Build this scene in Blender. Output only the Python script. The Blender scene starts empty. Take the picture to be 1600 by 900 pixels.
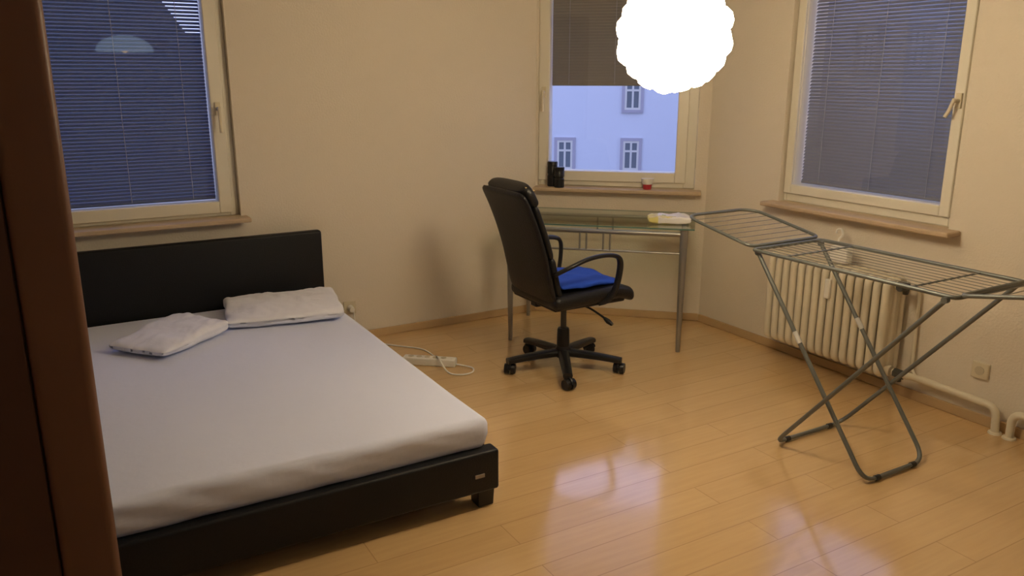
import bpy, bmesh, math, random
from mathutils import Vector, Matrix, noise
from math import radians, sin, cos, pi, tan
random.seed(3)
scene = bpy.context.scene
COL = scene.collection
try:
    scene.view_settings.view_transform = 'Standard'
    scene.view_settings.look = 'None'
except Exception:
    pass

# ------------------------------------------------------------------ materials
def mat(name, col, rough=0.5, metal=0.0, nscale=8.0, namt=0.06, bump=0.0, bscale=60.0, spec=0.5, emis=None, estr=0.0, coat=0.0, sheen=0.0):
    m = bpy.data.materials.new(name); m.use_nodes = True
    nt = m.node_tree; N = nt.nodes; L = nt.links
    p = N['Principled BSDF']
    p.inputs['Roughness'].default_value = rough
    p.inputs['Metallic'].default_value = metal
    p.inputs['Specular IOR Level'].default_value = spec
    p.inputs['Coat Weight'].default_value = coat
    p.inputs['Sheen Weight'].default_value = sheen
    tc = N.new('ShaderNodeTexCoord'); nz = N.new('ShaderNodeTexNoise')
    nz.inputs['Scale'].default_value = nscale; nz.inputs['Detail'].default_value = 4
    L.new(tc.outputs['Object'], nz.inputs['Vector'])
    mx = N.new('ShaderNodeMix'); mx.data_type = 'RGBA'
    mx.inputs[6].default_value = tuple(max(0, c*(1-namt)) for c in col)+(1,)
    mx.inputs[7].default_value = tuple(min(1, c*(1+namt)) for c in col)+(1,)
    L.new(nz.outputs['Fac'], mx.inputs[0]); L.new(mx.outputs[2], p.inputs['Base Color'])
    if bump > 0:
        n2 = N.new('ShaderNodeTexNoise'); n2.inputs['Scale'].default_value = bscale; n2.inputs['Detail'].default_value = 3
        L.new(tc.outputs['Object'], n2.inputs['Vector'])
        b = N.new('ShaderNodeBump'); b.inputs['Strength'].default_value = bump; b.inputs['Distance'].default_value = 0.01
        L.new(n2.outputs['Fac'], b.inputs['Height']); L.new(b.outputs['Normal'], p.inputs['Normal'])
    if emis:
        p.inputs['Emission Color'].default_value = tuple(emis)+(1,)
        p.inputs['Emission Strength'].default_value = estr
    return m

def glass_mat(name, tint=(1, 1, 1), refl=1.0):
    m = bpy.data.materials.new(name); m.use_nodes = True
    nt = m.node_tree; N = nt.nodes; L = nt.links
    N.remove(N['Principled BSDF']); out = N['Material Output']
    t = N.new('ShaderNodeBsdfTransparent'); t.inputs[0].default_value = tuple(tint)+(1,)
    g = N.new('ShaderNodeBsdfGlossy'); g.inputs['Roughness'].default_value = 0.02
    fr = N.new('ShaderNodeFresnel'); fr.inputs[0].default_value = 1.5
    ge = N.new('ShaderNodeNewGeometry')
    inv_ = N.new('ShaderNodeMath'); inv_.operation = 'SUBTRACT'; inv_.inputs[0].default_value = 1.0
    L.new(ge.outputs['Backfacing'], inv_.inputs[1])
    mu = N.new('ShaderNodeMath'); mu.operation = 'MULTIPLY'; mu.inputs[1].default_value = refl
    m2 = N.new('ShaderNodeMath'); m2.operation = 'MULTIPLY'; m2.use_clamp = True
    L.new(fr.outputs[0], mu.inputs[0]); L.new(mu.outputs[0], m2.inputs[0]); L.new(inv_.outputs[0], m2.inputs[1])
    s = N.new('ShaderNodeMixShader'); L.new(m2.outputs[0], s.inputs[0]); L.new(t.outputs[0], s.inputs[1]); L.new(g.outputs[0], s.inputs[2])
    L.new(s.outputs[0], out.inputs[0])
    return m

def floor_mat():
    m = bpy.data.materials.new('laminate_floor'); m.use_nodes = True
    nt = m.node_tree; N = nt.nodes; L = nt.links; p = N['Principled BSDF']
    tc = N.new('ShaderNodeTexCoord')
    br = N.new('ShaderNodeTexBrick')
    br.offset = 0.37; br.inputs['Scale'].default_value = 1.0
    br.inputs['Brick Width'].default_value = 1.29; br.inputs['Row Height'].default_value = 0.145
    br.inputs['Mortar Size'].default_value = 0.0019; br.inputs['Mortar Smooth'].default_value = 0.1
    br.inputs['Color1'].default_value = (0.655, 0.435, 0.205, 1)
    br.inputs['Color2'].default_value = (0.690, 0.465, 0.225, 1)
    br.inputs['Mortar'].default_value = (0.50, 0.32, 0.15, 1)
    L.new(tc.outputs['Object'], br.inputs['Vector'])
    mp = N.new('ShaderNodeMapping'); mp.inputs['Scale'].default_value = (2.5, 30, 1)
    L.new(tc.outputs['Object'], mp.inputs[0])
    nz = N.new('ShaderNodeTexNoise'); nz.inputs['Scale'].default_value = 1.5; nz.inputs['Detail'].default_value = 6
    L.new(mp.outputs[0], nz.inputs['Vector'])
    mx = N.new('ShaderNodeMix'); mx.data_type = 'RGBA'; mx.blend_type = 'MULTIPLY'; mx.inputs[0].default_value = 1
    cr = N.new('ShaderNodeValToRGB'); cr.color_ramp.elements[0].position = 0.3; cr.color_ramp.elements[0].color = (0.94, 0.93, 0.91, 1)
    cr.color_ramp.elements[1].position = 0.7; cr.color_ramp.elements[1].color = (1.02, 1.02, 1.01, 1)
    L.new(nz.outputs['Fac'], cr.inputs[0]); L.new(br.outputs['Color'], mx.inputs[6]); L.new(cr.outputs[0], mx.inputs[7])
    L.new(mx.outputs[2], p.inputs['Base Color'])
    p.inputs['Roughness'].default_value = 0.14
    p.inputs['Specular IOR Level'].default_value = 0.9
    p.inputs['Coat Weight'].default_value = 0.7
    p.inputs['Coat Roughness'].default_value = 0.10
    n3 = N.new('ShaderNodeTexNoise'); n3.inputs['Scale'].default_value = 5; n3.inputs['Detail'].default_value = 1
    L.new(tc.outputs['Object'], n3.inputs['Vector'])
    ad = N.new('ShaderNodeMath'); ad.operation = 'MULTIPLY_ADD'; ad.inputs[1].default_value = 0.25
    L.new(n3.outputs['Fac'], ad.inputs[0])
    sb = N.new('ShaderNodeMath'); sb.operation = 'MULTIPLY'; sb.inputs[1].default_value = -0.3
    L.new(br.outputs['Fac'], sb.inputs[0]); L.new(sb.outputs[0], ad.inputs[2])
    b = N.new('ShaderNodeBump'); b.inputs['Strength'].default_value = 0.12; b.inputs['Distance'].default_value = 0.01
    L.new(ad.outputs[0], b.inputs['Height']); L.new(b.outputs['Normal'], p.inputs['Normal']); L.new(b.outputs['Normal'], p.inputs['Coat Normal'])
    return m

M_WALL = mat('wall_paint', (0.745, 0.675, 0.565), 0.85, nscale=1.2, namt=0.03, bump=0.25, bscale=90, spec=0.2)
M_CEIL = mat('ceiling_paint', (0.72, 0.67, 0.58), 0.9)
M_FLOOR = floor_mat()
M_BASE = mat('baseboard_beech', (0.55, 0.38, 0.20), 0.45, nscale=15)
M_WINFR = mat('window_white', (0.78, 0.74, 0.63), 0.35, namt=0.02)
M_SILL = mat('sill_stone', (0.50, 0.38, 0.25), 0.5, nscale=25, namt=0.10)
M_GLASS = glass_mat('window_glass', refl=1.8)
M_SLAT = mat('blind_slat', (0.215, 0.22, 0.25), 0.4, namt=0.03)
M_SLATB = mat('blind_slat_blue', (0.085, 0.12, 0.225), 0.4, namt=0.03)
M_SLAT2 = mat('blind_slat_taupe', (0.25, 0.225, 0.18), 0.45, namt=0.03)
M_CORD = mat('blind_cord', (0.4, 0.4, 0.43), 0.7)
M_BLACKL = mat('black_leather', (0.009, 0.009, 0.010), 0.42, bump=0.2, bscale=120, spec=0.35)
M_BEDL = mat('bed_leatherette', (0.006, 0.007, 0.009), 0.5, bump=0.15, bscale=150, spec=0.3)
M_BLKP = mat('black_plastic', (0.010, 0.010, 0.011), 0.38, spec=0.4)
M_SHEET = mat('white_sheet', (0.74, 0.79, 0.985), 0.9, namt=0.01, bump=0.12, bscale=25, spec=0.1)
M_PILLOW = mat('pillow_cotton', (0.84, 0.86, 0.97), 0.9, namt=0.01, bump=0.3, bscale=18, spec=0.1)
M_BLUE = mat('blue_cloth', (0.012, 0.075, 0.58), 0.85, bump=0.3, bscale=40)
M_CHROME = mat('chrome', (0.6, 0.6, 0.6), 0.2, 1.0)
M_STEEL = mat('desk_silver', (0.33, 0.32, 0.30), 0.38, 0.7)
M_RACK = mat('rack_grey', (0.16, 0.17, 0.16), 0.42, 0.4)
M_WIRE = mat('rack_wire', (0.24, 0.24, 0.22), 0.4, 0.5)
M_RAD = mat('radiator_enamel', (0.76, 0.70, 0.56), 0.4, namt=0.03)
M_PIPE = mat('pipe_cream', (0.72, 0.66, 0.52), 0.45)
M_WHITEP = mat('white_plastic', (0.82, 0.80, 0.74), 0.4, namt=0.02)
M_IVORY = mat('ivory_plastic', (0.68, 0.61, 0.45), 0.4, namt=0.02)
M_DARK = mat('dark_hole', (0.06, 0.06, 0.055), 0.5)
M_WARD = mat('wardrobe_wood', (0.066, 0.029, 0.018), 0.5, nscale=4, namt=0.15, spec=0.3)
M_WARDP = mat('wardrobe_edge', (0.135, 0.064, 0.038), 0.45, nscale=4, namt=0.12, spec=0.3)
M_METALTAG = mat('tag_metal', (0.3, 0.28, 0.27), 0.35, 0.8)
M_LAMP = mat('lamp_shade_glow', (0.9, 0.88, 0.82), 0.6, emis=(1.0, 0.80, 0.53), estr=27.5)
M_BULB = mat('bulb_glow', (0.9, 0.88, 0.82), 0.6, emis=(1.0, 0.72, 0.42), estr=4.0)
M_DOME = mat('dome_opal', (0.85, 0.86, 0.9), 0.5, emis=(0.60, 0.80, 1.0), estr=1.5)
M_DGLASS = glass_mat('desk_glass', (0.86, 0.93, 0.89), 1.2)
M_GEDGE = mat('desk_glass_edge', (0.10, 0.20, 0.17), 0.15)
M_RED = mat('red_wax', (0.45, 0.03, 0.04), 0.4)
M_YEL = mat('pack_yellow', (0.70, 0.62, 0.22), 0.4)
M_GRN = mat('pack_green', (0.35, 0.52, 0.25), 0.4)
M_PACK = mat('pack_white', (0.85, 0.83, 0.80), 0.3, bump=0.3, bscale=30)
M_TAN = mat('tan_patch', (0.55, 0.42, 0.22), 0.7)
M_FAC = mat('facade_plaster', (0.78, 0.79, 0.81), 0.9, nscale=0.5, namt=0.03)
M_FAC2 = mat('facade_grey', (0.26, 0.27, 0.32), 0.9, nscale=0.5)
M_STONE = mat('stone_surround', (0.50, 0.46, 0.49), 0.9)
M_STONE2 = mat('dark_surround', (0.12, 0.12, 0.15), 0.9)
M_FGLASS = mat('dark_pane', (0.14, 0.17, 0.19), 0.3)
M_HOUSE = mat('dark_house', (0.05, 0.055, 0.07), 0.9)
M_ASPH = mat('street_asphalt', (0.06, 0.06, 0.07), 0.9)
M_INS = mat('socket_inner', (0.55, 0.49, 0.36), 0.5)

# ------------------------------------------------------------------ mesh helpers
def finish(bm, name, m, parent=None, M=None, bevel=0.0, bseg=2, sharp=38, label=None, recalc=True, sub=0):
    if recalc: bmesh.ops.recalc_face_normals(bm, faces=bm.faces)
    for f in bm.faces: f.smooth = True
    lim = radians(sharp)
    for e in bm.edges:
        if len(e.link_faces) == 2:
            try:
                if e.calc_face_angle() > lim: e.smooth = False
            except Exception: pass
    me = bpy.data.meshes.new(name); bm.to_mesh(me); bm.free()
    mats = m if isinstance(m, (list, tuple)) else [m]
    for x in mats: me.materials.append(x)
    ob = bpy.data.objects.new(name, me); COL.objects.link(ob)
    if M is not None: ob.matrix_world = M
    if parent is not None: ob.parent = parent
    if bevel > 0:
        b = ob.modifiers.new('bevel', 'BEVEL'); b.width = bevel; b.segments = bseg; b.limit_method = 'ANGLE'; b.harden_normals = False
    if sub: 
        s = ob.modifiers.new('sub', 'SUBSURF'); s.levels = sub; s.render_levels = sub
    if label: ob['label'] = label
    return ob

def thing(name, label, category, loc=(0, 0, 0), rotz=0.0, group=None):
    e = bpy.data.objects.new(name, None); COL.objects.link(e)
    e.empty_display_size = 0.1
    e.location = loc; e.rotation_euler = (0, 0, rotz)
    e['label'] = label; e['category'] = category
    if group: e['group'] = group
    return e

def box(bm, c, s, R=None, mi=0):
    vs = []
    for x in (-.5, .5):
        for y in (-.5, .5):
            for z in (-.5, .5):
                v = Vector((x*s[0], y*s[1], z*s[2]))
                if R is not None: v = R @ v
                vs.append(bm.verts.new(v+Vector(c)))
    for q in ((0, 1, 3, 2), (4, 6, 7, 5), (0, 4, 5, 1), (2, 3, 7, 6), (0, 2, 6, 4), (1, 5, 7, 3)):
        f = bm.faces.new([vs[i] for i in q]); f.material_index = mi
def box2(bm, a, b, mi=0):
    box(bm, [(a[i]+b[i])/2 for i in range(3)], [abs(b[i]-a[i]) for i in range(3)], mi=mi)

def loft(bm, rings, caps=True, closed=False, mi=0):
    R = [[bm.verts.new(p) for p in r] for r in rings]
    n = len(R[0]); k = len(R)
    for i in range(k if closed else k-1):
        a = R[i]; b = R[(i+1) % k]
        for j in range(n):
            f = bm.faces.new((a[j], a[(j+1) % n], b[(j+1) % n], b[j])); f.material_index = mi
    if caps and not closed:
        for r in (R[0], R[-1]):
            f = bm.faces.new(r); f.material_index = mi

def sweep(bm, pts, r, seg=8, closed=False, flat=1.0, mi=0, up=None):
    pts = [Vector(p) for p in pts]; n = len(pts); rings = []
    rs = r if isinstance(r, (list, tuple)) else [r]*n
    nrm = None
    for i in range(n):
        if closed: t = (pts[(i+1) % n]-pts[i-1])
        else: t = pts[min(i+1, n-1)]-pts[max(i-1, 0)]
        t.normalize()
        if nrm is None:
            u = Vector(up) if up else (Vector((0, 0, 1)) if abs(t.z) < .9 else Vector((1, 0, 0)))
            nrm = (u-t*u.dot(t)).normalized()
        else:
            nrm = (nrm-t*nrm.dot(t)).normalized()
        bi = t.cross(nrm)
        rings.append([pts[i]+nrm*(cos(2*pi*j/seg)*rs[i]*flat)+bi*(sin(2*pi*j/seg)*rs[i]) for j in range(seg)])
    loft(bm, rings, True, closed, mi)

def cyl(bm, a, b, r0, r1=None, seg=16, mi=0):
    sweep(bm, [a, b], [r0, r0 if r1 is None else r1], seg, mi=mi)

def lathe(bm, c, prof, seg=24, mi=0):
    c = Vector(c)
    loft(bm, [[c+Vector((r*cos(2*pi*j/seg), r*sin(2*pi*j/seg), z)) for j in range(seg)] for r, z in prof], mi=mi)

def fillet(pts, r, n=5, closed=False):
    pts = [Vector(p) for p in pts]; out = []; N = len(pts)
    for i, p in enumerate(pts):
        if not closed and i in (0, N-1): out.append(p); continue
        a = pts[i-1]-p; b = pts[(i+1) % N]-p
        rr = min(r, a.length*.48, b.length*.48)
        A = p+a.normalized()*rr; B = p+b.normalized()*rr
        for k in range(n+1):
            t = k/n; out.append(A*(1-t)**2+p*2*t*(1-t)+B*t*t)
    return out

def catmull(pts, n=6):
    P = [Vector(p) for p in pts]; P = [P[0]*2-P[1]]+P+[P[-1]*2-P[-2]]; out = []
    for i in range(1, len(P)-2):
        for k in range(n):
            t = k/n; a, b, c, d = P[i-1:i+3]
            out.append(.5*((2*b)+(c-a)*t+(2*a-5*b+4*c-d)*t*t+(-a+3*b-3*c+d)*t**3))
    out.append(P[-2]); return out

def soft_box(bm, c, s, r, n, fn=None, R=None, mi=0):
    def ax(L, k):
        a = [-L/2, -L/2+.3*r, -L/2+.65*r, -L/2+r]
        m = [(-L/2+r)+(L-2*r)*i/k for i in range(1, k)]
        return a+m+[-x for x in reversed(a)]
    A = [ax(s[i], n[i]) for i in range(3)]; D = [len(a)-1 for a in A]; V = {}
    c = Vector(c)
    def vert(i, j, k):
        key = (i, j, k)
        if key in V: return V[key]
        p = Vector((A[0][i], A[1][j], A[2][k]))
        q = Vector([max(-s[d]/2+r, min(s[d]/2-r, p[d])) for d in range(3)])
        d = p-q
        if d.length > 1e-9: p = q+d.normalized()*r
        if fn: p = fn(p)
        if R is not None: p = R @ p
        V[key] = bm.verts.new(p+c); return V[key]
    for d in range(3):
        e, f = [x for x in range(3) if x != d]
        for side in (0, D[d]):
            for i in range(D[e]):
                for j in range(D[f]):
                    q = []
                    for (x, y) in ((i, j), (i+1, j), (i+1, j+1), (i, j+1)):
                        k = [0, 0, 0]; k[d] = side; k[e] = x; k[f] = y; q.append(vert(*k))
                    fc = bm.faces.new(q); fc.material_index = mi

def superring(c, ax, ay, a, b, e=4.0, n=28):
    out = []
    for j in range(n):
        t = 2*pi*j/n; ct, st = cos(t), sin(t)
        x = a*math.copysign(abs(ct)**(2/e), ct); y = b*math.copysign(abs(st)**(2/e), st)
        out.append(c+ax*x+ay*y)
    return out
def struct(ob):
    ob['kind'] = 'structure'; return ob

# ------------------------------------------------------------------ room shell
YB = 4.67; XR = 3.71; XL = -1.6; YF = -1.5; HC = 2.75
A = Vector((2.88, 4.67, 0)); B = Vector((3.71, 3.90, 0))
dC = (B-A).normalized(); nC = Vector((-dC.y, dC.x, 0)); LC = (B-A).length
def frame_mat(o, d, nn):
    M = Matrix.Identity(4)
    for i in range(3):
        M[i][0] = d[i]; M[i][1] = nn[i]; M[i][2] = (0, 0, 1)[i]; M[i][3] = o[i]
    return M
F1 = frame_mat((0, YB, 0), (1, 0, 0), (0, 1, 0))
F2 = frame_mat(A, dC, nC)
F3 = frame_mat(B, (0, -1, 0), (1, 0, 0))
T = 0.28
ZT = 2.36
def wall(name, F, s0, s1, op=None):
    bm = bmesh.new()
    if op:
        a, b, z0 = op
        box2(bm, (s0, 0, 0), (a, T, HC)); box2(bm, (b, 0, 0), (s1, T, HC))
        box2(bm, (a, 0, 0), (b, T, z0)); box2(bm, (a, 0, ZT), (b, T, HC))
    else: box2(bm, (s0, 0, 0), (s1, T, HC))
    return struct(finish(bm, name, M_WALL, M=F))
W1 = (-0.16, 0.93, 0.84); W2 = (0.015, 1.055, 0.885); W3 = (0.60, 1.65, 0.895)
wall('wall_back', F1, XL, A.x, W1)
wall('wall_corner', F2, 0, LC, W2)
wall('wall_right', F3, 0, 3.90-YF, W3)
wall('wall_left', frame_mat((XL, YF, 0), (0, 1, 0), (-1, 0, 0)), 0, YB-YF)
wall('wall_front', frame_mat((XR, YF, 0), (-1, 0, 0), (0, -1, 0)), 0, XR-XL)
def slab(name, z0, z1, m):
    bm = bmesh.new()
    pts = [(XL, YF), (XR, YF), (B.x, B.y), (A.x, A.y), (XL, YB)]
    loft(bm, [[Vector((x, y, z)) for x, y in pts] for z in (z0, z1)])
    return struct(finish(bm, name, m))
slab('floor', -0.15, 0, M_FLOOR); slab('ceiling', HC, HC+.15, M_CEIL)
def baseboard(name, F, s0, s1):
    bm = bmesh.new(); box2(bm, (s0, -0.014, 0), (s1, 0.0, 0.05))
    return struct(finish(bm, name, M_BASE, M=F, bevel=0.004))
baseboard('baseboard_back', F1, 1.40, A.x-.004); baseboard('baseboard_corner', F2, 0.006, LC-.006); baseboard('baseboard_right', F3, 0.006, 5.3)

# ------------------------------------------------------------------ windows
def ring(bm, s0, s1, z0, z1, w, n0, n1, wb=None):
    if not isinstance(w, tuple): w = (w, w)
    wb = wb or w[0]
    box2(bm, (s0, n0, z0), (s0+w[0], n1, z1)); box2(bm, (s1-w[1], n0, z0), (s1, n1, z1))
    box2(bm, (s0+w[0], n0, z0), (s1-w[1], n1, z0+wb)); box2(bm, (s0+w[0], n0, z1-wb), (s1-w[1], n1, z1))
def window(name, F, op, gl, sill, handle, sw=0.058, hl=.125):
    a, b, z0 = op; g0, g1, gz = gl
    root = bpy.data.objects.new(name, None); COL.objects.link(root); root.matrix_world = F
    root['kind'] = 'structure'
    lip = .012 if sw > .05 else .007
    bm = bmesh.new(); ring(bm, a+.001, b-.001, z0+.001, ZT-.001, (g0-sw-a, b-g1-sw), .045, .17, wb=gz-sw-z0)
    finish(bm, 'window_frame', M_WINFR, root, bevel=.004)
    bm = bmesh.new(); ring(bm, g0-sw-lip, g1+sw+lip, gz-sw-.008, ZT-.05, sw+lip, .025, .044, wb=sw+.008)
    ring(bm, g0-sw+.001, g1+sw-.001, gz-sw+.001, ZT-.052, sw-.001, .044, .15)
    finish(bm, 'sash', M_WINFR, root, bevel=.005)
    bm = bmesh.new(); box2(bm, (g0+.001, .072, gz+.001), (g1-.001, .076, ZT-.112)); finish(bm, 'glass_pane', M_GLASS, root)
    bm = bmesh.new(); box2(bm, (sill[0], -.11, z0-.026), (sill[1], .0, z0)); box2(bm, (a+.001, -.005, z0-.0245), (b-.001, .045, z0+.0005))
    finish(bm, 'sill', M_SILL, root, bevel=.008, bseg=3, label='brown stone window sill')
    hs, hz, tilt = handle
    bm = bmesh.new()
    box(bm, (hs, .018, hz), (.028, .014, .070))
    cyl(bm, (hs, .02, hz), (hs, -.02, hz), .010, seg=12)
    d = Vector((sin(tilt), 0, -cos(tilt)))
    p = Vector((hs, -.024, hz))
    sweep(bm, fillet([p-d*.012, p+d*.05, p+d*hl+Vector((0, -.01, 0))], .03), .009, 10)
    finish(bm, 'handle', M_IVORY, root, bevel=.002, label='ivory window handle')
    return root
window('window_1', F1, W1, (-0.05, 0.824, 0.925), (-0.22, 0.965), (0.858, 1.43, 0))
window('window_2', F2, W2, (0.085, 0.925, 0.985), (0.0, 1.10), (0.050, 1.50, 0))
window('window_3', F3, W3, (0.663, 1.573, 0.995), (0.56, 1.715), (1.604, 1.49, -0.35), sw=.045, hl=.080)

def blind(F, g0, g1, zb, tilt, m, label, pitch=.0185):
    root = thing('venetian_blind', label, 'blind'); root.matrix_world = F
    zt = ZT-.115; n0 = .112
    bm = bmesh.new(); box2(bm, (g0+.004, n0-.014, zt-.03), (g1-.004, n0+.014, zt)); finish(bm, 'head_rail', m, root, bevel=.002)
    bm = bmesh.new(); z = zb+.02; w = .0115
    while z < zt-.035:
        pr = []
        for k in range(5):
            u = -1+k*.5; cr = .0022*(1-u*u)
            y = u*w; pr.append((n0+y*cos(tilt)-cr*sin(tilt), z+y*sin(tilt)+cr*cos(tilt)))
        for k in range(4):
            v = [bm.verts.new((g0+.003, pr[k][0], pr[k][1])), bm.verts.new((g1-.003, pr[k][0], pr[k][1])),
                 bm.verts.new((g1-.003, pr[k+1][0], pr[k+1][1])), bm.verts.new((g0+.003, pr[k+1][0], pr[k+1][1]))]
            bm.faces.new(v)
        z += pitch
    bmesh.ops.remove_doubles(bm, verts=bm.verts, dist=1e-5)
    finish(bm, 'slats', m, root, recalc=False)
    bm = bmesh.new(); box2(bm, (g0+.005, n0-.012, zb), (g1-.005, n0+.012, zb+.014)); finish(bm, 'bottom_rail', m, root, bevel=.003)
    for fr in (.14, .5, .86):
        s = g0+(g1-g0)*fr
        bm = bmesh.new()
        cyl(bm, (s, n0-.0135, zb+.01), (s, n0-.0135, zt-.01), .0016, seg=6)
        finish(bm, 'ladder_cord', M_CORD, root)
    return root
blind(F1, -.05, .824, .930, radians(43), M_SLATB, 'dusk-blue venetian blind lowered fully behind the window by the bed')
blind(F2, .085, .925, 1.54, radians(60), M_SLAT2, 'taupe venetian blind pulled halfway down over the corner window')
blind(F3, .663, 1.573, 1.000, radians(48), M_SLAT, 'grey venetian blind lowered fully above the radiator')

# ------------------------------------------------------------------ wardrobe
w = thing('wardrobe', 'tall dark red-brown wooden wardrobe with rounded corner post', 'wardrobe', (-.611, 2.15, 0))
x1 = .65; x0 = -.65
bm = bmesh.new(); box2(bm, (x0, -.22, .06), (x1-.03, .25, 2.25)); box2(bm, (x0+.03, -.2, 0), (x1-.05, .23, .06)); finish(bm, 'body', M_WARD, w, bevel=.003)
bm = bmesh.new(); soft_box(bm, (x1-.06, -.225, 1.125), (.118, .05, 2.25), .022, (2, 1, 2)); finish(bm, 'corner_post', M_WARDP, w, label='rounded lighter red-brown edge post')
bm = bmesh.new(); soft_box(bm, (x0+.06, -.225, 1.125), (.118, .05, 2.25), .022, (2, 1, 2)); finish(bm, 'corner_post', M_WARDP, w, label='rounded lighter red-brown edge post')
for sx in (0, 1):
    a = x0+.121+sx*.529; bm = bmesh.new(); box2(bm, (a+.001, -.243, .08), (a+.528, -.221, 2.22)); d = finish(bm, 'door', M_WARD, w, bevel=.003)
    hx = a+.47 if sx == 0 else a+.06
    bm = bmesh.new(); sweep(bm, fillet([(hx, -.24, 1.0), (hx, -.27, 1.0), (hx, -.27, 1.14), (hx, -.24, 1.14)], .01), .005, 8); finish(bm, 'handle', M_CHROME, d)

# ------------------------------------------------------------------ bed
bed = thing('bed', 'low black faux-leather double bed with headboard and white fitted sheet', 'bed', (.53, 3.53, 0))
bx0, bx1, by0, by1 = -.83, .83, -1.08, 1.08
z0, z1 = .07, .235
bm = bmesh.new(); soft_box(bm, (0, by0+.035, (z0+z1)/2), (1.66, .07, z1-z0), .012, (4, 1, 1)); finish(bm, 'foot_rail', M_BEDL, bed)
for sx in (bx0+.03, bx1-.03):
    bm = bmesh.new(); soft_box(bm, (sx, .035, (z0+z1)/2), (.06, 2.0, z1-z0), .012, (1, 4, 1)); finish(bm, 'side_rail', M_BEDL, bed)
bm = bmesh.new(); soft_box(bm, (0, by1-.03, .41), (1.64, .06, .65), .015, (4, 1, 2)); finish(bm, 'headboard', M_BEDL, bed)
for sx in (bx0+.07, bx1-.05):
    for sy in (by0+.05, by1-.06):
        bm = bmesh.new(); loft(bm, [[Vector((sx+dx*k, sy+dy*k, z)) for dx, dy in ((-1, -1), (1, -1), (1, 1), (-1, 1))] for z, k in ((0, .032), (.085, .036))]); finish(bm, 'leg', M_BLKP, bed, bevel=.003)
bm = bmesh.new(); box2(bm, (bx0+.06, by0+.07, .14), (bx1-.06, by1-.07, .165)); finish(bm, 'slat_base', M_BLKP, bed)
def mfn(p):
    q = p.copy()
    nn = noise.noise(Vector((p.x*2.2, p.y*2.2, p.z*3)))
    if p.z > 0:
        q.z += .007*nn + .005*(1-(p.x/.8)**2)
    else:
        k = min(1, -p.z/.05)
        q.x -= math.copysign(.012*k, p.x) if abs(p.x) > .7 else 0
        if p.y < -.9: q.y += .008*k
    if p.y < -.9 and p.z < .06:
        q.y += .006*noise.noise(Vector((p.x*9+p.z*25, 3, p.z*8)))+.005*noise.noise(Vector((p.x*3, 7, p.z*14)))
    return q
bm = bmesh.new(); soft_box(bm, (0.0, -.022, .288), (1.62, 2.05, .127), .033, (60, 60, 6), mfn); finish(bm, 'mattress', M_SHEET, bed, sharp=180, label='mattress in a white fitted sheet')
bm = bmesh.new(); box2(bm, (.725, by0-.003, .135), (.765, by0+.002, .150))
finish(bm, 'badge', M_METALTAG, bed, bevel=.001, label='small metal badge')

def pillow(loc, size, rz, seed, lab, foldx=0.0, taper=.5, rise=0.0, amp=1.0):
    root = thing('pillow', lab, 'pillow', loc, rz, group='pillows on the bed')
    sx, sy, sz = size
    def fn(p):
        u = 2*p.x/sx; v = 2*p.y/sy
        k = (1-taper*abs(u)**4)*(1-taper*abs(v)**4)
        q = p.copy(); q.z = p.z*k
        q.x += .015*noise.noise(Vector((p.y*6, seed, 0))); q.y += .015*noise.noise(Vector((p.x*6, seed+5, 0)))
        top = amp if p.z > 0 else 0.1
        q.z += (.010*noise.noise(Vector((p.x*8, p.y*8, seed)))+.010*noise.noise(Vector((p.x*4+p.y*5, p.y*2, seed+9))))*top
        q.z += .014*(abs(noise.noise(Vector((p.x*14+p.y*7, p.y*9-p.x*4, seed+3))))-.2)*top
        if p.z > 0: q.z += rise*v
        if foldx and p.z > 0: q.z += foldx*math.exp(-((u-.2)/.35)**2)*(1-v*v*.5)
        q.z = max(q.z, -sz/2*.98)
        return q
    bm = bmesh.new(); soft_box(bm, (0, 0, sz/2), size, sz*.34, (36, 36, 4), fn); finish(bm, 'pillowcase', M_PILLOW, root, sharp=180)
    return root
pillow((1.015, 4.21, .360), (.59, .42, .080), radians(-9), 1, 'white pillow lying flat against the black headboard', taper=.25, rise=.014)
pillow((.425, 4.015, .360), (.34, .45, .075), radians(-50), 11, 'white folded pillow lying askew on the bed', taper=.40, rise=.016, amp=.8)

# ------------------------------------------------------------------ pendant lamp
lp = Vector((2.01, 2.325, 1.745))
lamp = thing('pendant_lamp', 'glowing round pendant lamp with a bubbly white shade', 'lamp', lp)
bm = bmesh.new(); Rl = .160; NB = 52
for i in range(NB):
    y = 1-2*(i+.5)/NB; r = math.sqrt(1-y*y); t = i*2.399963
    c = Vector((r*cos(t), r*sin(t), y))*(Rl+.008*noise.noise(Vector((i*1.7, 2, 0))))
    bmesh.ops.create_icosphere(bm, subdivisions=2, radius=.053+.010*noise.noise(Vector((i*.9, 0, 5))), matrix=Matrix.Translation(c))
bmesh.ops.create_icosphere(bm, subdivisions=3, radius=Rl, matrix=Matrix.Identity(4))
finish(bm, 'lamp_shade', M_LAMP, lamp, recalc=False)
bm = bmesh.new(); cyl(bm, (0, 0, Rl), (0, 0, HC-lp.z-.03), .003, seg=8); finish(bm, 'cord', M_WHITEP, lamp)
bm = bmesh.new(); lathe(bm, (0, 0, HC-lp.z-.05), [(.008, 0), (.045, .02), (.05, .05)]); finish(bm, 'ceiling_rose', M_WHITEP, lamp)
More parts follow.
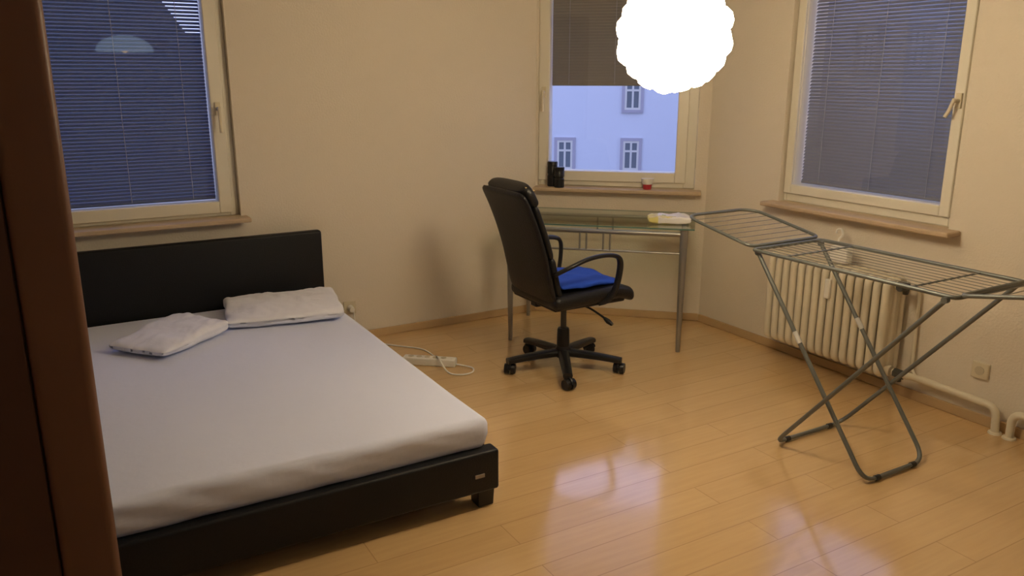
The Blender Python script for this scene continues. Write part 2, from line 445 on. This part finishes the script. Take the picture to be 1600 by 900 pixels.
# second, dome shaped lamp of the room (mirrored in the bedside window)
l2 = Vector((.92, -.5, 1.86))
la = thing('dome_pendant_lamp', 'white dome pendant lamp mirrored in the bedside window', 'lamp', l2)
bm = bmesh.new()
pr = [(.29*sin(a), .17*cos(a)) for a in [radians(8+82*k/10) for k in range(11)]]
lathe(bm, (0, 0, 0), pr+[(r-.006, z-.006) for r, z in reversed(pr)][1:-1], 32)
finish(bm, 'lamp_shade', M_DOME, la)
bm = bmesh.new(); bmesh.ops.create_icosphere(bm, subdivisions=2, radius=.045, matrix=Matrix.Translation((0, 0, .03))); finish(bm, 'bulb', M_BULB, la, recalc=False)
bm = bmesh.new(); cyl(bm, (0, 0, .155), (0, 0, HC-l2.z), .004, seg=8); finish(bm, 'cord', M_WHITEP, la)

# ------------------------------------------------------------------ office chair
ch = thing('office_chair', 'black leather high-back swivel office chair with armrests', 'chair', (2.405, 3.59, 0))
base_ang = radians(-119)
bm = bmesh.new()
lathe(bm, (0, 0, 0), [(.02, .068), (.042, .072), (.046, .108), (.038, .135), (.03, .14)])
for i in range(5):
    a = base_ang+i*2*pi/5; d = Vector((cos(a), sin(a), 0)); s = Vector((-sin(a), cos(a), 0)); rg = []
    for k in range(7):
        t = k/6; rad = .02+t*.312; z = .098-.004*t-.016*t*t; hw = .033-.007*t; hh = .022-.006*t
        rg.append(superring(d*rad+Vector((0, 0, z)), s, Vector((0, 0, 1)), hw, hh, 3, 14))
    loft(bm, rg)
finish(bm, 'star_base', M_BLKP, ch)
for i in range(5):
    a = base_ang+i*2*pi/5; d = Vector((cos(a), sin(a), 0)); s = Vector((-sin(a), cos(a), 0)); c = d*.318
    b2 = a+.6+i*.9; f = Vector((cos(b2), sin(b2), 0)); g = Vector((-sin(b2), cos(b2), 0))
    bm = bmesh.new()
    cc = c+f*.012+Vector((0, 0, .031))
    for sg in (-1, 1): cyl(bm, cc+g*(.006*sg), cc+g*(.030*sg), .031, .028, 18)
    cyl(bm, cc-g*.02, cc+g*.02, .01, seg=8)
    cyl(bm, c+Vector((0, 0, .03)), c+Vector((0, 0, .082)), .009, seg=10)
    pts = [cc+Vector((0, 0, .001))+f*(cos(q)*.033)+Vector((0, 0, sin(q)*.033)) for q in [pi*.05+pi*.9*k/8 for k in range(9)]]
    sweep(bm, pts, .010, 8)
    finish(bm, 'caster', M_BLKP, ch)
bm = bmesh.new(); lathe(bm, (0, 0, 0), [(.036, .135), (.034, .23), (.030, .24)]); finish(bm, 'lift_shroud', M_BLKP, ch)
bm = bmesh.new(); lathe(bm, (0, 0, 0), [(.016, .23), (.016, .40)]); lathe(bm, (0, 0, 0), [(.024, .345), (.03, .36), (.03, .38), (.02, .39)]); finish(bm, 'gas_lift', M_DARK, ch)
bm = bmesh.new(); box2(bm, (-.13, -.07, .382), (.1, .07, .422)); box2(bm, (-.2, -.03, .392), (-.1, .03, .427))
finish(bm, 'tilt_mechanism', M_BLKP, ch, bevel=.008)
bm = bmesh.new(); sweep(bm, catmull([(.03, -.06, .392), (.06, -.15, .385), (.09, -.23, .355), (.10, -.26, .34)]), .006, 8)
sweep(bm, [(.097, -.25, .345), (.103, -.275, .333), (.112, -.30, .32)], [.009, .014, .009], 10); finish(bm, 'lever', M_BLKP, ch)
def seatfn(p):
    q = p.copy(); u = p.x/.26
    if u > .5: q.z -= .04*(u-.5)**2/.25
    if p.z > 0: q.z -= .012*(1-(p.y/.25)**2)*(1-u*u*.6)
    q.z += .012*u
    q.y *= 1-.04*max(0, u)
    return q
bm = bmesh.new(); soft_box(bm, (.055, 0, .465), (.53, .49, .08), .035, (14, 14, 3), seatfn)
soft_box(bm, (.03, 0, .424), (.46, .43, .03), .012, (4, 4, 1)); finish(bm, 'seat', M_BLACKL, ch, sharp=180)
prof = [(-.165, .425), (-.195, .50), (-.220, .60), (-.250, .72), (-.290, .84), (-.335, .95), (-.370, 1.02), (-.390, 1.050)]
cen = catmull([(x, 0, z) for x, z in prof], 6)
def widthat(t):
    return .228-.006*t-.030*(max(0, t-.8)/.2)**2-.03*max(0, .12-t)/.12
def backpart(t0, t1, off0, th, nm, m, inset=0.0, n=20):
    bm = bmesh.new(); rg = []
    for k in range(n+1):
        t = t0+(t1-t0)*k/n; f = t*(len(cen)-1); i = min(int(f), len(cen)-2); p = cen[i].lerp(cen[i+1], f-i)
        tg = (cen[i+1]-cen[i]).normalized(); fx = Vector((tg.z, 0, -tg.x))
        e = min(k, n-k)/n; rd = min(1, (e/.10)); rr = math.sqrt(max(0, 1-(1-rd)**2)) if rd < 1 else 1
        rr = max(rr, .25)
        c = p+fx*(off0)
        rg.append(superring(c, Vector((0, 1, 0)), fx, (widthat(t)-inset)*(.94+.06*rr), th*rr, 3.2, 36))
    loft(bm, rg); return finish(bm, nm, m, ch, sharp=60)
backpart(0.0, 1.0, -.012, .018, 'backrest_shell', M_BLACKL, n=32)
backpart(0.03, .40, .028, .029, 'back_cushion', M_BLACKL, .010)
backpart(.385, .735, .026, .027, 'back_cushion', M_BLACKL, .010)
backpart(.725, 1.01, .034, .038, 'headrest', M_BLACKL, .012)
bm = bmesh.new()
box(bm, (-.335, -.15, 1.060), (.055, .07, .006), R=Matrix.Rotation(.35, 3, 'Y')); finish(bm, 'worn_patch', M_TAN, ch, label='tan worn patch on the headrest')
for sg in (-1, 1):
    bm = bmesh.new(); Y = .285*sg
    pts = catmull([(-.21, Y*.80, .615), (-.15, Y*.95, .655), (-.05, Y, .690), (.05, Y, .700), (.13, Y, .690), (.160, Y, .662), (.162, Y*.99, .600), (.147, Y*.96, .515), (.12, Y*.88, .450), (.08, Y*.75, .425)], 5)
    sweep(bm, pts, .019, 12, flat=.62, up=(0, 0, 1)); 
    finish(bm, 'armrest', M_BLKP, ch, sharp=180)
def cufn(p):
    q = p.copy(); u = p.x/.2; v = p.y/.2
    q.z = p.z*(1-.5*abs(u)**4)*(1-.5*abs(v)**4)+.012*noise.noise(Vector((p.x*10, p.y*10, 2)))
    if u > .6: q.z -= .02*(u-.6)
    return q
cu = thing('seat_cushion', 'bright blue cloth cushion lying on the office chair seat', 'cushion', (2.455, 3.585, .504))
bm = bmesh.new(); soft_box(bm, (0, 0, .02), (.38, .38, .045), .018, (16, 16, 2), cufn); finish(bm, 'cushion_cover', M_BLUE, cu, sharp=180)

# ------------------------------------------------------------------ desk
FL = Vector((2.383, 4.167, 0)); FR = Vector((3.173, 3.489, 0))
dd = dC.copy(); dn = nC.copy()
cn = (FL+FR)/2+dn*.275
dk = thing('desk', 'glass-topped desk with silver tubular metal legs', 'desk', cn, math.atan2(dd.y, dd.x))
hw = .515; hd = .275
for sx in (-1, 1):
    for sy in (-1, 1):
        bm = bmesh.new(); lathe(bm, (sx*hw, sy*hd, 0), [(.012, 0), (.013, .01), (.018, .35), (.022, .70), (.022, .735), (.026, .738), (.026, .745)], 18)
        finish(bm, 'leg', M_STEEL, dk)
bm = bmesh.new()
for z, r in ((.715, .012), (.60, .006)):
    for sy in (-1, 1): cyl(bm, (-hw, sy*hd, z), (hw, sy*hd, z), r, seg=10)
for sx in (-1, 1):
    cyl(bm, (sx*hw, -hd, .715), (sx*hw, hd, .715), .012, seg=10)
    cyl(bm, (sx*hw, -hd, .60), (sx*hw, hd, .60), .006, seg=10)
for x in (-.09, -.05, .05, .09): cyl(bm, (x, -hd, .60), (x, -hd, .715), .006, seg=8)
for x in (-.05, .05): cyl(bm, (x, hd, .60), (x, hd, .715), .006, seg=8)
finish(bm, 'frame_rail', M_STEEL, dk)
bm = bmesh.new(); box2(bm, (-.575, -.31, .746), (.575, .30, .754))
bm.normal_update()
for f in bm.faces:
    f.material_index = 0 if abs(f.calc_center_median().z-.750) > .0035 else 1
finish(bm, 'glass_top', [M_DGLASS, M_GEDGE], dk, label='clear greenish glass top')

# ------------------------------------------------------------------ small things
def onsill(s, n=-.03): return A+dC*s+nC*n
for (s, n, hh, lab) in ((.122, -.030, .165, 'tall black ribbed canister on the window sill'), (.176, -.080, .135, 'shorter black ribbed canister on the window sill')):
    p = onsill(s, n); c = thing('canister', lab, 'canister', (p.x, p.y, .886), group='black canisters on the window sill')
    bm = bmesh.new(); lathe(bm, (0, 0, 0), [(.031, 0), (.034, .004), (.034, hh*.42), (.030, hh*.45), (.030, hh*.5), (.034, hh*.53), (.034, hh*.8), (.031, hh*.83)]); finish(bm, 'body', M_BLKP, c)
    bm = bmesh.new(); lathe(bm, (0, 0, 0), [(.034, hh*.83), (.035, hh*.97), (.032, hh), (.02, hh)]); finish(bm, 'lid', M_BLKP, c)
p = onsill(.755, -.05); c = thing('candle_cup', 'small clear cup with red contents on the window sill', 'cup', (p.x, p.y, .886))
bm = bmesh.new(); lathe(bm, (0, 0, 0), [(.024, 0), (.026, .002), (.030, .036)]); finish(bm, 'contents', M_RED, c)
bm = bmesh.new(); lathe(bm, (0, 0, 0), [(.0305, .036), (.038, .068), (.041, .070), (.041, .064), (.033, .034)]); finish(bm, 'rim', M_WHITEP, c)
pk = thing('wipes_packet', 'crumpled white and yellow plastic packet lying on the desk', 'packet', (3.195, 3.655, .755), radians(-38))
def pfn(p):
    q = p.copy(); u = p.x/.125; k = 1-.6*abs(u)**6; q.z = p.z*k+.014*noise.noise(Vector((p.x*22, p.y*22, 1)))*(p.z > 0)+.008*abs(noise.noise(Vector((p.x*60, p.y*50, 4))))*(p.z > 0)
    q.y *= 1+.05*sin(p.x*60); q.x *= 1+.05*noise.noise(Vector((p.y*30, 1, 0))); return q
bm = bmesh.new(); soft_box(bm, (0, 0, .022), (.25, .14, .040), .012, (20, 12, 2), pfn)
for f in bm.faces:
    c0 = f.calc_center_median()
    if c0.x < -.07 or (abs(c0.y+.045) < .02 and c0.x < .03): f.material_index = 1
    elif c0.x > -.05 and c0.x < -.02 and abs(c0.y) < .03 and c0.z > .03: f.material_index = 2
finish(bm, 'wrapper', [M_PACK, M_YEL, M_GRN], pk, sharp=50)

def socket(loc, rotz, lab, name='wall_socket'):
    r = thing(name, lab, 'socket', loc, rotz)
    bm = bmesh.new(); soft_box(bm, (0, -.008, 0), (.08, .016, .08), .005, (1, 1, 1)); finish(bm, 'cover_plate', M_IVORY, r)
    bm = bmesh.new(); lathe(bm, (0, 0, 0), [(.019, 0), (.022, 0), (.022, .003), (.019, .003)], 20)
    cyl(bm, (0, 0, -.001), (0, 0, .001), .019, seg=20)
    for k in (-1, 1): cyl(bm, (.0095*k, 0, .0005), (.0095*k, 0, .0018), .0035, seg=8, mi=1)
    bmesh.ops.rotate(bm, cent=(0, 0, 0), matrix=Matrix.Rotation(pi/2, 3, 'X'), verts=bm.verts)
    bmesh.ops.translate(bm, vec=(0, -.016, 0), verts=bm.verts)
    finish(bm, 'socket_insert', [M_INS, M_DARK], r)
    return r
socket((1.53, YB, .215), 0, 'ivory wall socket low beside the bed with plug')
socket((XR, 1.995, .26), -pi/2, 'ivory wall socket low beside the heating pipe')

ps = thing('power_strip', 'white power strip with cable lying on the floor', 'power strip', (1.775, 4.017, 0), math.atan2(-.195, .233))
bm = bmesh.new(); soft_box(bm, (0, 0, .023), (.31, .058, .046), .008, (4, 1, 1)); finish(bm, 'housing', M_WHITEP, ps)
for i in range(5):
    bm = bmesh.new(); cyl(bm, (-.11+i*.048, 0, .0455), (-.11+i*.048, 0, .0475), .016, seg=18); finish(bm, 'outlet', M_INS, ps)
bm = bmesh.new(); box2(bm, (.125, -.012, .044), (.145, .012, .050)); finish(bm, 'switch', M_WHITEP, ps, bevel=.002)
inv = (Matrix.Translation(ps.location) @ Matrix.Rotation(ps.rotation_euler.z, 4, 'Z')).inverted()
cab = [(1.880, 3.925, .015), (1.93, 3.89, .006), (1.955, 3.83, .006), (1.92, 3.77, .006), (1.85, 3.77, .006), (1.805, 3.84, .006), (1.80, 3.95, .056), (1.83, 4.05, .03), (1.85, 4.12, .006), (1.84, 4.27, .006), (1.74, 4.40, .006), (1.66, 4.50, .006), (1.60, 4.60, .006), (1.555, 4.625, .05), (1.545, 4.625, .15), (1.54, 4.62, .20)]
bm = bmesh.new(); sweep(bm, [inv @ Vector(q) for q in catmull(cab, 6)], .0045, 8); finish(bm, 'cable', M_WHITEP, ps, sharp=180)
bm = bmesh.new(); cyl(bm, inv @ Vector((1.53, 4.652, .215)), inv @ Vector((1.53, 4.61, .212)), .02, .016, 16); finish(bm, 'plug', M_WHITEP, ps)

# ------------------------------------------------------------------ radiator
rad = thing('radiator', 'cream cast-iron column radiator on the wall under the window', 'radiator', (3.60, 2.765, 0))
ya, yb = -.375, .41; NS = 15
pitch = (yb-ya)/NS
bm0 = bmesh.new()
lp0 = fillet([(-.062, 0, .135), (-.062, 0, .620), (.062, 0, .620), (.062, 0, .135)], .040, 6, True)
sweep(bm0, lp0, .0205, 12, closed=True, up=(0, 1, 0))
cyl(bm0, (0, 0, .13), (0, 0, .62), .020, seg=12)
box2(bm0, (-.06, -.008, .15), (.06, .008, .60))
for z in (.15, .60): cyl(bm0, (0, -pitch/2, z), (0, pitch/2, z), .026, seg=14)
first = finish(bm0, 'radiator_section', M_RAD, rad, sharp=60)
for i in range(NS):
    if i == 0: o = first
    else:
        o = first.copy(); COL.objects.link(o); o.parent = rad
    o.location = (0, ya+pitch*(i+.5), 0)
for (y0_, y1_, z) in ((yb-.002, yb+.012, .15), (yb-.002, yb+.012, .60), (ya+.002, ya-.012, .15)):
    bm = bmesh.new(); cyl(bm, (0, y0_, z), (0, y1_, z), .028, seg=14); finish(bm, 'end_plug', M_RAD, rad)
bm = bmesh.new(); soft_box(bm, (-.094, -.03, .515), (.022, .032, .105), .006, (1, 1, 1)); finish(bm, 'heat_meter', M_WHITEP, rad, label='white heat cost allocator')
bm = bmesh.new(); cyl(bm, (0, ya-.0, .60), (0, ya-.045, .60), .014, seg=12); cyl(bm, (-.01, ya-.035, .60), (-.055, ya-.035, .60), .022, .019, 16)
lathe(bm, (0, ya-.035, .56), [(.013, 0), (.018, .03), (.018, .06)], 12)
finish(bm, 'thermostat_valve', M_DARK, rad, label='grey thermostat valve knob')
for y in (-.2, .25):
    bm = bmesh.new(); box2(bm, (.05, y-.01, .50), (.11, y+.01, .53)); finish(bm, 'wall_bracket', M_RAD, rad)
hp = thing('heating_pipe', 'cream painted heating pipes running low along the wall to the floor', 'pipe', (3.665, 2.1, 0))
def P(pts): return [(x-3.665, y-2.1, z) for x, y, z in pts]
bm = bmesh.new(); sweep(bm, fillet(P([(3.60, 2.37, .15), (3.60, 2.31, .15), (3.66, 2.26, .135), (3.66, 1.875, .125), (3.66, 1.865, .0)]), .05), .018, 14, up=(1, 0, 0)); finish(bm, 'supply_pipe', M_PIPE, hp)
bm = bmesh.new(); sweep(bm, fillet(P([(3.66, 1.80, .0), (3.66, 1.80, .125), (3.66, .6, .15)]), .05), .018, 14, up=(1, 0, 0)); finish(bm, 'return_pipe', M_PIPE, hp)
bm = bmesh.new(); rp = P([(3.62, 2.352, .60), (3.685, 2.335, .57), (3.685, 2.325, .16), (3.66, 2.28, .135)])
sweep(bm, fillet(rp, .02), .009, 10); finish(bm, 'riser_pipe', M_PIPE, hp)
bm = bmesh.new(); cyl(bm, P([(3.60, 2.36, .15)])[0], P([(3.60, 2.31, .15)])[0], .024, seg=6); lathe(bm, P([(3.60, 2.335, .11)])[0], [(.014, 0), (.014, .04)], 12); finish(bm, 'pipe_fitting', M_DARK, hp)
for y in (1.865, 1.80):
    bm = bmesh.new(); lathe(bm, P([(3.66, y, 0)])[0], [(.03, 0), (.028, .008), (.016, .01)], 16); finish(bm, 'floor_collar', M_PIPE, hp)
hu = thing('radiator_humidifier', 'small white plastic humidifier with hook on top of the radiator', 'humidifier', (3.60, 2.74, .0))
bm = bmesh.new(); soft_box(bm, (-.01, 0, .690), (.05, .11, .085), .010, (1, 3, 3)); finish(bm, 'water_tank', M_WHITEP, hu)
bm = bmesh.new(); sweep(bm, catmull([(.0, .03, .72), (0, .03, .765), (.0, .01, .79), (0, .02, .82), (0, .045, .815), (0, .05, .795)]), .005, 8); finish(bm, 'hook', M_WHITEP, hu)

# ------------------------------------------------------------------ drying rack
rk = thing('drying_rack', 'grey metal folding clothes drying rack with wings, standing empty', 'drying rack', (2.92, 2.05, 0))
def Q(pts): return [(x-2.92, y-2.05, z) for x, y, z in pts]
xa, xb = 2.70, 3.15; yn, yf = 1.575, 2.525; zr = .85; tr = .0085
bm = bmesh.new(); sweep(bm, fillet(Q([(xa, yn, zr), (xa, yf, zr), (xb, yf, zr), (xb, yn, zr)]), .03, 4, True), tr, 10, True)
for y in (yn+.18, yf-.18): cyl(bm, Q([(xa, y, zr)])[0], Q([(xb, y, zr)])[0], .004, seg=8)
finish(bm, 'main_frame', M_RACK, rk)
bm = bmesh.new()
for i in range(1, 10):
    x = xa+(xb-xa)*i/10; cyl(bm, Q([(x, yn, zr+.003)])[0], Q([(x, yf, zr+.003)])[0], .0016, seg=6)
finish(bm, 'line_wires', M_WIRE, rk)
def wing(yh, yo, zo):
    bm = bmesh.new()
    pts = [(xa+.0, yh, zr+.012), (xa, yo+(.06 if yo < yh else -.06), zo), (xa+.05, yo, zo+.005), (xb-.05, yo, zo+.005), (xb, yo+(.06 if yo < yh else -.06), zo), (xb, yh, zr+.012)]
    sweep(bm, fillet(Q(pts), .04, 4, True), tr*.92, 10, True); wo = finish(bm, 'wing', M_RACK, rk)
    bm = bmesh.new()
    for i in range(1, 8):
        t = i/8; y = yh+(yo-yh)*t; z = zr+.012+(zo-zr-.012)*t
        cyl(bm, Q([(xa, y, z)])[0], Q([(xb, y, z)])[0], .0016, seg=6)
    o = finish(bm, 'wing_wires', M_WIRE, None); o.parent = wo
wing(yf+.01, 2.985, .930); wing(yn-.01, 1.10, .945)
def legs(x0, x1, yt, yb_, top_z):
    bm = bmesh.new()
    sweep(bm, fillet(Q([(x0, yt, top_z), (x0-.012, yb_, .014), (x1-.03, yb_, .014), (x1, yt, top_z)]), .075, 7), .0095, 10)
    o = finish(bm, 'leg', M_RACK, rk)
    for x in (x0+.07, x1-.11):
        bm = bmesh.new(); cyl(bm, Q([(x-.013, yb_, .014)])[0], Q([(x+.013, yb_, .014)])[0], .012, seg=12)
        c_ = finish(bm, 'foot_cap', M_BLKP, None); c_.parent = o
    for x in (x0, x1):
        bm = bmesh.new(); cyl(bm, Q([(x-.010, yt, top_z)])[0], Q([(x+.010, yt, top_z)])[0], .012, seg=12)
        c_ = finish(bm, 'hinge', M_RACK, None); c_.parent = o
    return o
legs(xa+.018, xb-.020, yf-.02, 1.845, zr-.012)
legs(xa-.012, xb+.0, yn+.03, 2.285, zr-.012)
M_PAPER = mat('grey_paper', (0.55, 0.54, 0.50), 0.7)
for x in (xa+.014, xb-.030):
    a0 = Vector((x, yf-.02, zr)); a1 = Vector((x-.003, 1.845, .0)); d = a1-a0
    bm = bmesh.new(); cyl(bm, Q([tuple(a0+d*.37)])[0], Q([tuple(a0+d*.42)])[0], .0115, seg=10)
    finish(bm, 'label_sleeve', M_PAPER, rk, label='whitish paper sleeve')

# ------------------------------------------------------------------ outside
def building(az, dist, w_, z0, z1, m, wins, ww, wh, lab, xoff=0.0, facade_extra=None):
    a = radians(az); c = Vector((sin(a)*dist, cos(a)*dist, 0))
    r = thing('building', lab, 'building', c, -a)
    bm = bmesh.new(); box2(bm, (xoff-w_/2, 0, z0), (xoff+w_/2, 4, z1))
    if facade_extra:
        ez, rz = facade_extra
        loft(bm, [[Vector((xoff-w_/2-.3, y, z1)), Vector((xoff+w_/2+.3, y, z1)), Vector((xoff, y, rz))] for y in (-.2, 4)])
    finish(bm, 'facade', m, r)
    proto = None
    for (x, z) in wins:
        if proto is None:
            bm = bmesh.new(); fw = .12
            box2(bm, (-ww/2-fw, -.06, -wh/2-fw), (-ww/2, .0, wh/2+fw), 0); box2(bm, (ww/2, -.06, -wh/2-fw), (ww/2+fw, .0, wh/2+fw), 0)
            box2(bm, (-ww/2, -.06, wh/2), (ww/2, .0, wh/2+fw), 0); box2(bm, (-ww/2, -.08, -wh/2-fw), (ww/2, .0, -wh/2), 0)
            box2(bm, (-ww/2, -.02, -wh/2), (ww/2, -.005, wh/2), 1)
            for xx in (-ww/2+.04, 0, ww/2-.04): box2(bm, (xx-.04, -.05, -wh/2), (xx+.04, -.021, wh/2), 2)
            for zz in (-wh/2+.04, wh*.15, wh/2-.04): box2(bm, (-ww/2+.08, -.045, zz-.04), (ww/2-.08, -.021, zz+.04), 2)
            o = finish(bm, 'facade_window', [M_STONE, M_FGLASS, M_WINFR] if m is M_FAC else [M_STONE2, M_HOUSE, M_FAC2], r); proto = o
        else:
            o = proto.copy(); COL.objects.link(o); o.parent = r
        o.location = (x, 0, z)
wins = [(x*2.65, z) for x in range(-2, 3) for z in (-4.1, -1.47)]+[(x*2.65, z) for x in (-2, 0, 1, 2) for z in (.90, 3.2)]
building(38.3, 33, 16, -9, 7, M_FAC, wins, .62, 1.15, 'pale plastered apartment building with rows of windows')
building(58, 20, 9, -9, 6, M_FAC2, [(-1.75+x*1.0, z) for x in range(0, 3) for z in (2.15,)], .32, .85, 'grey apartment building seen through the blinds')
building(3.2, 50, 10.0, -9, 3.4, M_HOUSE, [], 1, 1, 'dark gabled house against the dusk sky', facade_extra=(3.4, 11.4))
building(11.5, 44, 5.6, -9, 3.6, M_HOUSE, [], 1, 1, 'low dark flat-roofed house against the dusk sky')
bm = bmesh.new(); box2(bm, (-60, 5.2, -9.4), (80, 90, -9)); g = finish(bm, 'ground', M_ASPH); g['kind'] = 'structure'

# ------------------------------------------------------------------ world
wd = bpy.data.worlds.new('dusk'); scene.world = wd; wd.use_nodes = True
N = wd.node_tree.nodes; L = wd.node_tree.links; bg = N['Background']
tc = N.new('ShaderNodeTexCoord'); sp = N.new('ShaderNodeSeparateXYZ'); cr = N.new('ShaderNodeValToRGB')
L.new(tc.outputs['Generated'], sp.inputs[0]); L.new(sp.outputs['Z'], cr.inputs[0])
cr.color_ramp.elements[0].color = (0.50, 0.57, 0.97, 1); cr.color_ramp.elements[1].color = (0.34, 0.45, 0.97, 1)
L.new(cr.outputs[0], bg.inputs[0]); bg.inputs[1].default_value = 1.8

# ------------------------------------------------------------------ camera
cd = bpy.data.cameras.new('camera'); cam = bpy.data.objects.new('camera', cd); COL.objects.link(cam)
cd.sensor_width = 36; cd.lens = 1260/1600*36; cd.clip_start = .02; cd.clip_end = 300
cam.location = (0, 0, 1.6); cam.rotation_euler = (radians(90-14.7), 0, radians(-30))
scene.camera = cam
